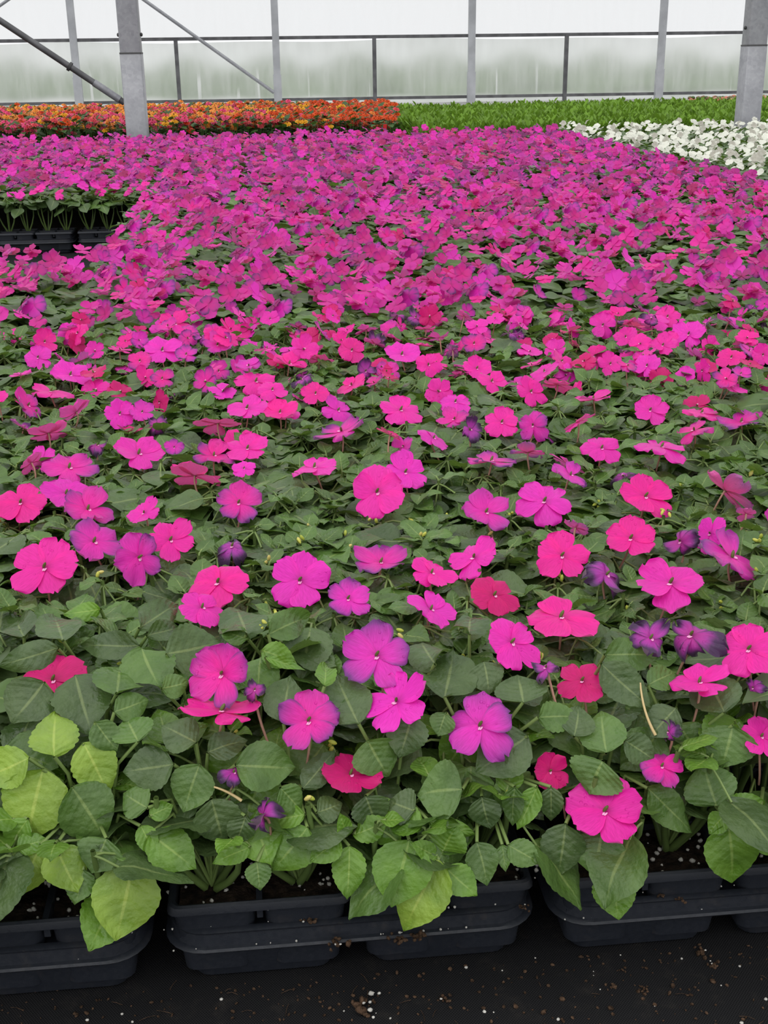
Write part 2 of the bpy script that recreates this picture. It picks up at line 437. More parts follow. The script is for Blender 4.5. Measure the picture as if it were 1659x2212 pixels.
PT = np.array([0, .08, .2, .4, .6, .78, .9, .97, 1.0]); PW = np.array([.05, .115, .215, .34, .41, .43, .37, .26, .13])
FRESH = [lin(254, 34, 174), lin(254, 40, 180), lin(252, 44, 190), lin(254, 28, 162), lin(250, 46, 200)]
VIOL = lin(142, 66, 160); DUSK = lin(74, 54, 84)
def flower_arrays(rng, typ, nu, nvv, cup=None, pal=None):
    """five notched petals about the origin in the xy plane, radius 1, facing +z"""
    mb = MB(); base = FRESH[pal if pal is not None else rng.integers(len(FRESH))] * rng.uniform(.92, 1.04)
    if typ == 'w': base = base * .45 + lin(150, 70, 170) * .55
    if typ == 'h': base = lin(222, 8, 120)  # deeper red: shade under the leaves put into the petal colour
    t = np.linspace(0, 1, nu) ** .85; s = np.linspace(-1, 1, nvv)
    T, S = np.meshgrid(t, s, indexing='ij'); w = np.interp(t, PT, PW)[:, None]
    c0 = cup if cup is not None else rng.uniform(-.10, .22)
    rot = rng.uniform(-.25, .25)
    for k in range(5):
        a = math.pi / 2 + rot + k * 2 * math.pi / 5 + rng.uniform(-.17, .17)
        Lk = rng.uniform(.88, 1.08) * (1.06 if k in (2, 3) else .98); Wk = rng.uniform(.88, 1.18) * (1.08 if k == 0 else 1)
        ck = c0 + rng.uniform(-.24, .26)
        nt = rng.uniform(.02, .16)
        x = S * w * Wk
        y = T * Lk - .10 * S ** 2 * T ** 2 - nt * np.exp(-(S / .3) ** 2) * T ** 7
        ph = rng.uniform(0, 6); rp = rng.uniform(.02, .07)
        z = ck * T ** 1.5 + rp * np.sin(3.1 * S + ph) * T ** 2 - .10 * S ** 2 * T * rng.uniform(-.6, 1) + (.022 * ((k * 2) % 5) - .04) * np.minimum(1, T * 3)
        if typ in ('v', 'w'):
            q = .05 if typ == 'v' else .16
            z += q * T ** 2 * np.sin(5.3 * S + ph * 2 + 3 * T); x = x * (1 - (.10 if typ == 'v' else .55) * T * rng.random())
        if typ == 'w':
            f = rng.uniform(.15, 1.45) * (1 if rng.random() < .75 else -.8)                                   # limp petals hang or fold up
            y2 = y * np.cos(f * T); z = z - y * np.sin(f * T) * .8; y = y2
        px, py = x, y
        V = np.stack([px * math.sin(a) + py * math.cos(a), -px * math.cos(a) + py * math.sin(a), z], -1).reshape(-1, 3)
        C = np.ones((nu, nvv, 1)) * base
        core = np.clip(1 - T / .30, 0, 1)[..., None]
        C = C * (1 - .35 * core * (k in (0, 1, 4))) + core ** 2 * np.array([.02, 0, 0])
        C = C + (np.clip((T - .45) / .55, 0, 1) ** 1.5)[..., None] * np.array([.0, .014, .030]) * rng.uniform(.2, 1.6)
        if typ in ('v', 'w'):
            e = np.maximum(T ** 2.2, np.abs(S) ** 5 * np.minimum(1, T * 2))
            am = rng.uniform(.15, 1.0) if typ == 'v' else rng.uniform(1.0, 2.2)
            e = np.clip(e * am * 1.15 + (.10 if typ == 'v' else .35) * np.abs(np.sin(4 * S + ph)) * T, 0, 1)[..., None]
            C = C * (1 - e) + e * VIOL
            e2 = np.clip((e - (.78 if typ == 'v' else .45)) * (2.0 if typ == 'v' else 1.7), 0, 1)
            C = C * (1 - e2) + e2 * DUSK
        mb.add(V, grid_q(nu, nvv), np.clip(C, 0, 1).reshape(-1, 3), np.stack([S + k * 3.1, T], -1).reshape(-1, 2))
    return mb.arrays()

def frame(n, roll=0.0, up=(0, 0, 1)):
    n = nv(n); u = np.asarray(up, float)
    if abs(n @ u) > .97: u = np.array([0, 1., 0])
    y = nv(u - n * (u @ n)); x = np.cross(y, n)
    c, s = math.cos(roll), math.sin(roll)
    return np.stack([x * c + y * s, -x * s + y * c, n], 1)        # columns: local axes

# eye and stalk meshes shared by the flowers
def eye_mesh():
    mb = MB()
    mb.add(*ellipsoid((0, .01, .085), .048, .048, .12, 6, 8, axis=(.55, .35, 1)), lin(92, 100, 44))
    for s in (-1, 1):
        mb.add(*ellipsoid((s * .026, -.10, .035), .030, .075, .02, 5, 6, axis=(s * -.2, .3, 1)), lin(246, 170, 214))
    return mesh('eye', *mb.arrays(), M_EYE)
EYE_ME = eye_mesh()
BUD_ME = []
for k in range(3):
    mb = MB(); mb.add(*ellipsoid((0, 0, 0), .0017, .0017, .0034, 6, 8), [lin(196, 196, 88), lin(170, 180, 70), lin(205, 190, 110)][k]); BUD_ME.append(mesh('flower_bud', *mb.arrays(), M_EYE))
def stalk_arrays(P, n, foot, rng, r=.0011):
    p1 = P - n * .012 + np.array([0, 0, -.004]); mid = (P + foot) / 2 + np.array([rng.uniform(-.006, .006), rng.uniform(-.006, .006), -.001])
    t = np.linspace(0, 1, 7)[:, None]
    pts = (1 - t) ** 3 * P + 3 * (1 - t) ** 2 * t * p1 + 3 * (1 - t) * t ** 2 * mid + t ** 3 * foot
    return tube(pts, np.linspace(r, r * .85, 7), 5)
STALK = lin(196, 150, 132)
def place_flower(root, P, n, roll, rad, arr, rng, foot=None, name='flower', eye=True):
    """petals as a part of the plant ROOT; eye and stalk as its sub-parts"""
    V, Q, C, U = arr; Fm = frame(n, roll)
    me = mesh(name, (V * rad) @ Fm.T, Q, C, U, M_PETAL)
    o = link(name, me, root, P - np.array(root.location))
    if eye:
        e = link('flower_eye', EYE_ME, o); Me = Matrix([[*Fm[i]] for i in range(3)]).to_4x4() @ Matrix.Scale(rad, 4); e.matrix_local = Me
    if foot is not None:
        Vs, Qs = stalk_arrays(np.zeros(3), np.asarray(n), foot - P, rng)
        m = MB(); m.add(Vs, Qs, STALK * rng.uniform(.8, 1.15)); m.build('flower_stalk', M_STEM, o)
    return o

# ------------------------------------------------------------------ the beds
CANOPY = .225
def canopy(y):
    return CANOPY if y > .075 else CANOPY - ((.075 - y) / .115) ** 2 * .165
def on_canopy(px, py, lift=0.0):
    r = nv(ray(px, py)); tt = .45
    while tt < 12:
        p = EYE + r * tt
        if p[2] < (canopy(p[1]) if p[1] > -.045 else .055) + lift: break
        tt += .002 if tt < 1.5 else .006
    return p
TRAY_W, TRAY_L = .28, .54
TX, TYP = .29, .5425
CELL_X = (.0375, .1045, .1755, .2425); CELL_Y = tuple(.0375 + .0671 * k for k in range(8))
SOILZ = .072
HERO = [  # x, y, long axis, short axis, angle, kind  (kind ends in b: seen from behind)
(115,1468,150,125,10,'h'),(480,1455,150,138,60,'v'),(480,1537,182,58,0,'p'),(550,1490,62,50,0,'w'),(668,1556,152,142,20,'v'),(815,1416,158,135,10,'v'),
(858,1515,152,112,38,'p'),(1038,1567,162,146,10,'v'),(1105,1387,140,108,-48,'p'),(1213,1333,166,90,-3,'p'),(1258,1470,118,90,0,'h'),(1430,1655,84,105,80,'v'),
(1512,1474,142,72,3,'p'),(1618,1402,142,122,0,'p'),(1495,1372,112,150,-70,'w'),(1405,1378,120,90,-40,'w'),(1645,1590,85,100,60,'p'),(1188,1665,85,90,0,'h'),
(758,1672,140,104,-5,'h'),(1308,1752,178,150,0,'p'),(505,1668,86,66,-10,'w'),(567,1760,112,50,80,'w'),(1180,1442,84,56,20,'w'),(1628,1485,66,44,80,'w'),(1445,1580,62,40,60,'w'),
(97,1225,150,126,25,'p'),(203,1170,130,95,-18,'v'),(300,1203,124,108,-80,'v'),(368,1166,112,92,-20,'p'),(472,1258,142,104,25,'p'),(436,1312,112,72,-25,'p'),(648,1253,134,126,0,'p'),
(752,1293,106,86,-10,'v'),(823,1215,122,62,-5,'v'),(932,1237,106,66,-28,'p'),(1025,1204,124,82,28,'p'),(930,1316,116,62,-35,'p'),(1068,1285,116,88,-25,'h'),(1214,1200,122,104,-20,'p'),
(1310,1240,122,82,-60,'w'),(1363,1163,126,96,0,'p'),(1470,1168,98,82,80,'w'),(1535,1152,88,64,70,'p'),(1580,1203,160,62,-35,'v'),(1450,1260,162,98,5,'p'),(502,1180,104,64,10,'w'),
(45,1085,112,92,20,'p'),(143,1066,112,78,-10,'p'),(190,1100,120,80,-12,'v'),(815,1062,126,116,0,'p'),(876,1020,104,80,-10,'p'),(1050,1106,112,76,-22,'v'),(1177,1083,128,82,5,'p'),
(1395,1072,122,92,-20,'p'),(516,1086,104,86,10,'v'),(1566,1060,130,52,-42,'vb'),(1243,1140,64,46,-20,'vb'),(420,1028,120,72,-10,'pb'),(300,980,122,66,-8,'p'),(150,1010,122,72,-5,'v'),
(312,1108,80,48,35,'p'),(1232,1026,88,42,-28,'v'),(535,969,98,56,5,'p'),(462,984,92,46,-8,'v'),(376,966,46,42,0,'v'),(680,1010,116,40,10,'p'),(527,1012,56,38,0,'p'),(936,946,78,36,-38,'p'),
(1062,996,120,26,-4,'v'),(1140,978,88,34,-6,'vb'),(1300,968,92,66,-10,'p'),(1430,966,116,34,-10,'p'),(1612,1110,48,46,0,'vb'),(210,962,64,34,-10,'w'),(68,1000,68,48,45,'pb'),
(105,936,102,56,12,'pb'),(60,875,82,50,-48,'v'),(165,890,84,40,42,'pb'),(258,893,74,64,-30,'p'),(307,890,58,44,0,'v'),(553,824,96,52,-8,'p'),(588,842,70,44,-10,'p'),(534,882,98,54,8,'p'),
(605,891,82,50,5,'p'),(470,915,108,50,-6,'pb'),(350,818,58,40,0,'v'),(345,868,58,40,80,'h'),(730,886,78,50,-35,'v'),(738,932,116,28,22,'v'),(866,886,106,56,-8,'p'),(984,868,78,52,0,'p'),
(982,906,76,38,15,'v'),(1084,912,84,62,-10,'p'),(1152,918,78,68,60,'v'),(1146,846,76,52,-42,'p'),(1205,832,78,36,0,'pb'),(1405,886,82,64,0,'p'),(1282,863,92,22,8,'p'),(1516,892,92,32,-12,'p'),
(1602,912,104,32,5,'v'),(1500,930,92,26,22,'v'),(1518,800,56,34,80,'p'),(682,850,66,50,10,'p'),(760,832,74,26,28,'p'),(152,810,92,54,-8,'p'),(110,846,98,28,0,'p'),(350,757,90,52,-5,'p'),
(402,766,60,36,0,'v'),(302,780,62,44,10,'v'),(470,745,74,50,5,'v'),(625,786,84,32,-12,'p'),(760,756,68,62,0,'p'),(868,766,88,54,-8,'p'),(1024,742,64,50,0,'v'),(1030,796,68,42,-20,'p'),
(1062,824,76,40,-20,'p'),(1318,786,60,48,-25,'p'),(1398,790,66,48,20,'p'),(1432,746,68,46,0,'p'),(1488,722,78,54,10,'p'),(1580,772,68,50,5,'p'),(1648,766,56,54,0,'p'),(1302,702,64,58,-10,'p'),
(1412,692,74,40,-5,'p'),(1442,684,60,46,0,'p'),(82,772,64,52,10,'p'),(96,738,60,50,-20,'p'),(166,742,50,40,-70,'h'),(378,700,78,44,-12,'p'),(402,716,66,44,0,'v')]
# front leaves: base x, y, tip x, y, width, colour (d dusky, g green, b bright, y yellow-green)
HLEAF = [
(93,1662,50,1822,150,'y'),(155,1700,239,1814,128,'g'),(180,1605,241,1719,100,'y'),(117,1634,110,1525,108,'y'),(62,1638,-50,1690,95,'y'),(88,1825,35,1936,82,'y'),(120,1828,165,1930,98,'y'),
(230,1812,193,1885,104,'d'),(325,1800,422,1880,96,'b'),(304,1784,338,1848,48,'b'),(323,1763,374,1737,44,'b'),(318,1745,258,1712,78,'g'),(287,1868,253,2035,148,'y'),(180,1880,168,1955,66,'d'),
(60,1770,5,1845,62,'g'),(374,1651,262,1670,98,'d'),(431,1651,393,1755,98,'g'),(206,1560,252,1625,66,'g'),(163,1460,191,1581,130,'d'),(307,1402,330,1476,124,'g'),(300,1395,160,1396,68,'d'),
(125,1400,-5,1440,68,'d'),(136,1384,117,1322,98,'d'),(52,1376,20,1322,84,'d'),(252,1498,264,1426,112,'g'),(247,1538,330,1508,68,'g'),(298,1602,270,1542,94,'g'),(423,1604,348,1560,86,'d'),
(350,1487,412,1474,56,'g'),(217,1316,130,1328,44,'b'),(301,1357,388,1294,72,'d'),(318,1373,410,1346,52,'d'),(95,1475,30,1562,124,'d'),(360,1412,482,1394,116,'d'),(533,1370,508,1292,108,'d'),
(579,1370,676,1326,68,'g'),(536,1381,476,1362,44,'g'),(565,1405,642,1428,58,'b'),(563,1420,553,1484,92,'g'),(574,1420,660,1446,24,'b'),(774,1563,720,1455,108,'d'),(612,1562,622,1458,96,'d'),
(449,1625,535,1588,64,'d'),(701,1482,708,1420,48,'b'),(510,1652,643,1666,112,'g'),(457,1727,487,1831,104,'d'),(530,1763,512,1830,64,'d'),(664,1788,590,1886,110,'b'),(734,1812,670,1862,64,'b'),
(755,1828,754,1946,76,'b'),(750,1806,733,1763,38,'b'),(765,1803,841,1775,58,'g'),(658,1760,572,1772,52,'g'),(606,1703,662,1754,64,'g'),(685,1755,744,1735,62,'d'),(790,1720,816,1792,88,'d'),
(555,1862,561,1923,58,'d'),(540,1830,458,1862,48,'g'),(655,1703,729,1615,62,'d'),(795,1600,837,1685,108,'g'),(998,1706,900,1700,128,'g'),(895,1752,837,1728,84,'d'),(1140,1590,1028,1670,118,'d'),
(1041,1722,1053,1797,72,'d'),(1112,1700,1101,1788,48,'g'),(1160,1700,1120,1796,52,'b'),(1190,1700,1192,1782,54,'d'),(958,1838,975,1790,92,'g'),(927,1774,1032,1804,44,'g'),(911,1787,857,1795,24,'b'),
(1222,1780,1209,1897,98,'d'),(1085,1825,1091,1882,34,'d'),(1098,1825,1168,1867,62,'d'),(1030,1820,1062,1912,74,'d'),(963,1874,1028,1940,72,'b'),(949,1858,862,2019,124,'y'),(884,1815,848,1962,132,'g'),
(944,1850,888,1824,44,'b'),(1302,1645,1264,1713,128,'g'),(1310,1626,1290,1525,102,'g'),(1399,1703,1506,1801,78,'g'),(1548,1741,1514,1648,118,'g'),(1572,1755,1660,1721,64,'g'),(1573,1779,1597,1919,118,'b'),
(1567,1760,1526,1797,48,'b'),(1640,1770,1682,1852,84,'g'),(1300,1800,1281,1894,132,'d'),(1320,1882,1334,1990,94,'g'),(1583,1568,1563,1662,122,'g'),(1307,1414,1428,1411,78,'g'),(1300,1435,1403,1535,84,'d'),
(1564,1539,1520,1428,112,'d'),(960,1506,985,1404,122,'d'),(1045,1430,1062,1492,78,'d'),(1130,1517,1121,1456,116,'d'),(1163,1550,1258,1538,72,'g'),(1014,1370,1010,1298,88,'d'),(940,1435,888,1358,88,'d'),
(890,1545,866,1641,94,'d'),(963,1540,944,1590,58,'g'),(420,1605,372,1570,60,'d'),(1460,1530,1400,1590,80,'d'),(1400,1480,1470,1440,60,'g'),(1240,1590,1260,1520,80,'d'),(1350,1600,1420,1640,70,'d')]
GAPS = [(455,1932,46),(660,1932,52),(1075,1908,46),(1420,1900,40),(60,1955,40),(560,1945,40),(1120,1930,40),(1455,1820,72),(1500,1850,42),(1400,1850,30),(470,1895,62),(530,1880,30),(1622,1682,42),(700,1912,40),(890,1600,18)]
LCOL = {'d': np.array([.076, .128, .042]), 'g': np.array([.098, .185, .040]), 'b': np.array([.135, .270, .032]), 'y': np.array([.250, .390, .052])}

# plants of the near bed
rows = []
for k in range(40):
    y = TYP * (k // 8) + CELL_Y[k % 8]
    xs_ = []
    for tx in range(-4, 9):
        for cx in CELL_X:
            x = tx * TX + cx
            u, v, d = proj(np.array([x, y, .19]))
            if -75 < u < 1735: xs_.append(x)
    rows.append((y, xs_))
near = []; NIND = 300
for ri, (y, xs_) in enumerate(rows):
    if len(near) + len(xs_) > NIND: break
    for ci, x in enumerate(xs_): near.append((x, y, ri, ci, len(xs_)))
ROW_END = ri
Y_SPLIT = (rows[ri - 1][0] + rows[ri][0]) / 2
near_xy = np.array([(p[0], p[1]) for p in near])

heroes = [[] for _ in near]; masks = []
for (x, y, a, b, ang, kd) in HERO:
    P = on_canopy(x, y, (.004 if y < 1350 else .014 if y < 1700 else .026) if kd != 'h' else -.006)
    depth = proj(P)[2]; view = nv(P - EYE)
    if a < b: a, b, ang = b, a, ang + 90
    ct = max(.12, min(1.0, b / a)); stl = math.sqrt(1 - ct * ct)
    th = math.radians(ang); perp = W2C.T @ np.array([-math.sin(th), -math.cos(th), 0.0])     # image direction at right angles to the long axis, upward
    perp = nv(perp - view * (perp @ view))
    if perp[2] < 0: perp = -perp
    n = nv(-view * ct + perp * stl)
    if kd.endswith('b'): n = nv(view * ct * .55 + perp * max(stl, .8))
    rad = a * depth / F / 2 * 1.02
    i = int(np.argmin(((near_xy - (P[:2] + [0, .012])) ** 2).sum(1)))
    heroes[i].append((P, n, rad, kd[0]))
    masks.append((x, y, .5 * math.sqrt(a * max(b, .4 * a)), depth))
hleaf = [[] for _ in near]; lmasks = []
for (bx, by, tx, ty, w, c) in HLEAF:
    lift = .006 + .004 * ((bx * 7 + by) % 3)
    P = on_canopy(bx, by, lift); T_ = on_canopy(tx, ty, lift * .6)
    if by > 1780: T_ = T_ + nv(EYE - T_) * .012
    view = nv((P + T_) / 2 - EYE); depth = proj((P + T_) / 2)[2]
    ax = T_ - P; L = np.linalg.norm(ax); side = nv(np.cross(ax, -view)); n = nv(np.cross(side, ax))
    if n @ view > 0: n = -n
    n = nv(n + .25 * np.array([0, 0, 1.0]))
    i = int(np.argmin(((near_xy - (P[:2] + [0, .02])) ** 2).sum(1)))
    wd = w * depth / F
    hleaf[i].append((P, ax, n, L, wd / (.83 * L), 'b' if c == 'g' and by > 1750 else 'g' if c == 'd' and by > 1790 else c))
    lmasks.append(((bx + tx) / 2, (by + ty) / 2, .30 * min(w * 1.2, math.hypot(tx - bx, ty - by)), depth))
MK = np.array(masks); LM = np.array(lmasks); GP = np.array(GAPS)
def blocked(P, flower=False):
    u, v, d = proj(P)
    k = (np.hypot(MK[:, 0] - u, MK[:, 1] - v) < MK[:, 2] * (1.05 if not flower else 1.3)) & (d < MK[:, 3] + .012)
    if k.any(): return True
    k = (np.hypot(LM[:, 0] - u, LM[:, 1] - v) < LM[:, 2]) & (d < LM[:, 3] + .004)
    if k.any(): return True
    return bool((np.hypot(GP[:, 0] - u, GP[:, 1] - v) < GP[:, 2]).any())

STEMC = lin(96, 118, 62)
def grow(rng, lod, root=None, hgt=None, nsh=4, test=None, big=5, small=3, front=False, spread=.032):
    """leaf rosettes on a few shoots; returns (leaf builder, stem builder, shoot tips)"""
    lf, st, tips = MB(), MB(), []
    O = np.zeros(3) if root is None else root
    H = hgt if hgt is not None else rng.uniform(.118, .142)
    for k in range(nsh):
        a = k * 2 * math.pi / nsh + rng.uniform(-.5, .5); r = spread * rng.uniform(.55, 1.15)
        tip = O + np.array([r * math.cos(a), r * math.sin(a), H * rng.uniform(.84, 1.0)])
        if front and tip[1] < O[1]: tip += np.array([0, -.022, -.03 * rng.random()])
        foot = O + np.array([r * .16 * math.cos(a), r * .16 * math.sin(a), 0])
        t = np.linspace(0, 1, 5)[:, None]; pts = foot + (tip - foot) * t + np.array([math.cos(a), math.sin(a), 0]) * .012 * np.sin(t * np.pi)
        if lod != 'far': st.add(*tube(pts, np.linspace(.0032, .0018, 5), 6), STEMC * rng.uniform(.8, 1.2))
        tips.append(tip); ph = rng.uniform(0, 6.28)
        for j in range(big + small):
            inner = j < small
            ang = ph + j * 2.4 + rng.uniform(-.25, .25)
            out = np.array([math.cos(ang), math.sin(ang), 0])
            L = rng.uniform(.017, .030) if inner else rng.uniform(.038, .060)
            el = rng.uniform(.1, .8) if inner else rng.uniform(-.55, .25)
            pet = .003 if inner else rng.uniform(.008, .022)
            drop = 0 if inner else -rng.uniform(.0, .022) - .010 * (j > small + 2)
            Bp = tip + out * pet + np.array([0, 0, drop + (.002 if inner else 0)])
            d = nv(out * math.cos(el) + np.array([0, 0, math.sin(el)]))
            n = nv(np.array([0, 0, 1.0]) * math.cos(el) - out * math.sin(el) + rng.normal(0, .20, 3))
            if test is not None:
                sd = nv(np.cross(d, n)) * L * .32
                if any(test(q) for q in (Bp + d * L * .15, Bp + d * L * .5, Bp + d * L * .9, Bp + d * L * .45 + sd, Bp + d * L * .45 - sd)): continue
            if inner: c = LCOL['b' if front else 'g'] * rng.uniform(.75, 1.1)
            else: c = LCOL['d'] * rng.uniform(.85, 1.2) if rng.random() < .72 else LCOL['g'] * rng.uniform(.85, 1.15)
            put_leaf(lf, lod, Bp, d, n, L, rng.uniform(.92, 1.12), c, rng)
            if lod in ('hi', 'mid'):
                st.add(*tube([tip - [0, 0, .004], (tip + Bp) / 2, Bp + d * .004], .0011, 4), lin(120, 142, 80) * rng.uniform(.85, 1.1))
    return lf, st, tips

ORD = ['first', 'second', 'third', 'fourth', 'fifth', 'sixth', 'seventh', 'eighth', 'ninth', 'tenth', 'eleventh', 'twelfth', 'thirteenth', 'fourteenth', 'fifteenth', 'sixteenth',
       'seventeenth', 'eighteenth', 'nineteenth', 'twentieth', 'twenty-first', 'twenty-second', 'twenty-third', 'twenty-fourth', 'twenty-fifth', 'twenty-sixth']
NUM = ['no', 'one', 'two', 'three', 'four', 'five', 'six']
PLANTS = []
for i, (x, y, ri, ci, nrow) in enumerate(near):
    rng = np.random.default_rng(1000 + i)
    O = np.array([x + rng.uniform(-.006, .006), y + rng.uniform(-.006, .006), SOILZ])
    root = empty('impatiens_plant', O); PLANTS.append(root)
    lod = 'hi' if ri < 7 else 'mid'
    lf, st, tips = grow(rng, lod, O, hgt=rng.uniform(.136, .158) if ri > 1 else rng.uniform(.100, .125) + .02 * ri, nsh=5, test=blocked, front=ri == 0, big=6 if ri < 14 else 5)
    for (P, ax, n, L, W, c) in hleaf[i]:
        put_leaf(lf, 'hi', P, ax, n, L, W, LCOL[c] * rng.uniform(.92, 1.1), rng)
        st.add(*tube([P, P * .6 + O * .4 + [0, 0, .035], O], .0014, 5), lin(120, 142, 80))
    if ri == 0:                                                        # low leaves hanging over the tray edge
        for _ in range(10):
            yy = rng.uniform(-.034, .055); Bp = np.array([O[0] + rng.uniform(-.038, .038), yy, canopy(yy) - rng.uniform(.012, .035)])
            d = nv([rng.normal(0, .7), -.55, rng.uniform(-1.0, -.1)]); n = nv([rng.normal(0, .25), -.8, .9]); L = rng.uniform(.032, .050)
            sd = nv(np.cross(d, n)) * L * .32
            if any(blocked(q) for q in (Bp + d * L * .1, Bp + d * L * .5, Bp + d * L * .9, Bp + d * L * .45 + sd, Bp + d * L * .45 - sd)) or (Bp + d * L)[2] < .088: continue
            put_leaf(lf, 'hi', Bp, d, n, L, rng.uniform(.95, 1.12), LCOL['g' if rng.random() < .6 else 'b'] * rng.uniform(.85, 1.15), rng)
            st.add(*tube([Bp + d * .004, Bp * .6 + O * .4 + [0, 0, .03], O], .0012, 4), lin(120, 142, 80))
    lf.build('foliage', M_LEAF, root, origin=O).location = (0, 0, 0)
    st.build('stems', M_STEM, root, origin=O).location = (0, 0, 0)
    for tp in tips:
        if ri < 7 and rng.random() < .30 and not blocked(tp):
            for _ in range(rng.integers(1, 4)):
                bo = link('flower_bud', BUD_ME[rng.integers(3)], root, tp - O + rng.normal(0, .003, 3) + [0, 0, .005])
                bo.rotation_euler = [float(v) for v in rng.normal(0, .6, 3)]
    nf = 0; kinds = []
    for (P, n, rad, kd) in heroes[i]:
        arr = flower_arrays(rng, kd, 10 if ri < 9 else 7, 9 if ri < 9 else 7)
        foot = np.array([P[0] * .6 + O[0] * .4, P[1] * .6 + O[1] * .4, P[2] - .05])
        place_flower(root, P, n, rng.uniform(-.16, .16), rad, arr, rng, foot, 'wilted_flower' if kd == 'w' else 'flower', eye=True)
        nf += kd != 'w'; kinds.append(kd)
    up, vp, _ = proj(O + [0, 0, .15])
    if vp < 1030:
        for _ in range(rng.choice([1, 2, 2, 3]) if vp < 830 else rng.choice([0, 0, 1, 1])):
            P = O + np.array([rng.uniform(-.038, .038), rng.uniform(-.038, .038), rng.uniform(.140, .170)])
            if proj(P)[1] > 735 and blocked(P, True): continue
            n = nv(np.array([rng.normal(0, .55), rng.normal(-.35, .6), 1.0]))
            kd = rng.choice(['p', 'p', 'p', 'p', 'v', 'v', 'h', 'w'])
            place_flower(root, P, n, rng.uniform(0, 6.28), rng.uniform(.016, .0235), flower_arrays(rng, kd, 7, 7), rng, np.array([P[0] * .5 + O[0] * .5, P[1] * .5 + O[1] * .5, O[2] + .09]), 'wilted_flower' if kd == 'w' else 'flower')
            nf += kd != 'w'; kinds.append(kd)
    wi = 'w' in kinds
    what = ('only withered blooms' if wi else 'no open bloom') if nf == 0 else NUM[min(nf, 6)] + (' magenta and some withered blooms' if wi else ' magenta bloom' + ('s' if nf > 1 else ''))
    tag(root, 'impatiens with %s, %s from left in %s' % (what, ORD[ci], 'front row' if ri == 0 else '%s row from front' % ORD[ri]), 'plant', 'magenta impatiens in the near rows')

for (a_, b_, c_) in (((1383, 1475), (1388, 1540), (1416, 1588)), ((462, 1700), (492, 1708), (522, 1730))):
    pts = np.array([on_canopy(*q, .012) for q in (a_, b_, c_)]); u_ = np.linspace(0, 1, 9)[:, None]; pts = (1 - u_) ** 2 * pts[0] + 2 * u_ * (1 - u_) * pts[1] + u_ ** 2 * pts[2]
    i = int(np.argmin(((near_xy - pts[-1][:2]) ** 2).sum(1))); rt = PLANTS[i]; m = MB(); m.add(*tube(pts, np.linspace(.0007, .0012, 9), 6), lin(205, 182, 130))
    o = m.build('bare_stalk', M_STEM, rt, origin=pts[0]); o.location = [float(v) for v in pts[0] - np.array(rt.location)]

# the rest of the magenta bed and the white bed, as masses built from low detail plants
def plant_variants(seed, n, lod, fl, pal, leafcols=None, nsh=3, big=5, small=1, white=False, hgt=None):
    out = []
    for k in range(n):
        rng = np.random.default_rng(seed + k)
        lf, st, tips = grow(rng, lod, None, hgt=(hgt or .125) * rng.uniform(.9, 1.08), nsh=nsh, big=big, small=small, spread=.034)
        L_ = lf.arrays(); P_ = MB()
        for _ in range(rng.poisson(fl) if fl > 0 else 0):
            nu, nvv = (6, 5) if lod == 'mid' else (5, 3)
            V, Q, C, U = flower_arrays(rng, rng.choice(['p', 'p', 'p', 'p', 'v', 'v', 'h'] if not white else ['p']), nu, nvv)
            if white: C = np.ones_like(C) * lin(244, 244, 232) * rng.uniform(.9, 1.03)
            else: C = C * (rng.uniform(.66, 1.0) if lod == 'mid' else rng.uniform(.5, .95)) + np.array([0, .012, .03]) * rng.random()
            n_ = nv(np.array([rng.normal(0, .5), rng.normal(-.35, .5), 1.0]))
            c_ = np.array([rng.uniform(-.036, .036), rng.uniform(-.036, .036), (hgt or .125) + rng.uniform(.004, .034) + (.006 if lod == 'mid' else 0)])
            P_.add((V * (rng.uniform(.0165, .0225) if lod == 'mid' else rng.uniform(.017, .0235))) @ frame(n_, rng.uniform(0, 6)).T + c_, Q, C, U)
        out.append((L_, P_.arrays() if P_.n else None, st.arrays() if st.n else None))
    return out
def scatter(pts, variants, seed, turn=True):
    rng = np.random.default_rng(seed); lf, fl, st = MB(), MB(), MB()
    for (x, y) in pts:
        L_, P_, S_ = variants[rng.integers(len(variants))]
        a = rng.uniform(-.6, .6) + (0 if turn else 0); c, s = math.cos(a), math.sin(a); sc = rng.uniform(.9, 1.12)
        Rm = np.array([[c, -s, 0], [s, c, 0], [0, 0, 1]]).T * sc
        off = np.array([x + rng.uniform(-.008, .008), y + rng.uniform(-.008, .008), SOILZ + rng.uniform(-.006, .008)])
        k = rng.uniform(.85, 1.15)
        lf.add(L_[0] @ Rm + off, L_[1], L_[2] * k, L_[3])
        if P_ is not None: fl.add(P_[0] @ Rm + off, P_[1], P_[2] * rng.uniform(.9, 1.05), P_[3])
        if S_ is not None: st.add(S_[0] @ Rm + off, S_[1], S_[2], S_[3])
    return lf, fl, st
CUT_X, CUT_Y0, CUT_Y1 = -.30, 2.17, 3.745
BED_X1, BED_Y1 = 1.925, 6.80
def in_view(x, y, z=.2, mx=330):
    u, v, d = proj(np.array([x, y, z])); e = .62 * F / d; return d > 0 and -max(min(mx, e), min(e, mx * 2)) < u < 1659 + max(min(mx, e), min(e, mx * 2))
mid_pts, far_pts, edge_pts = [], [], []
for (y, xs_) in rows[:ROW_END]:
    for tx in range(-8, 9):
        for cx in CELL_X:
            x = tx * TX + cx
            if (x < min(xs_) - .01 or x > max(xs_) + .01) and min(xs_) - .62 < x < max(xs_) + .62: mid_pts.append((x, y))
y = Y_SPLIT + .034
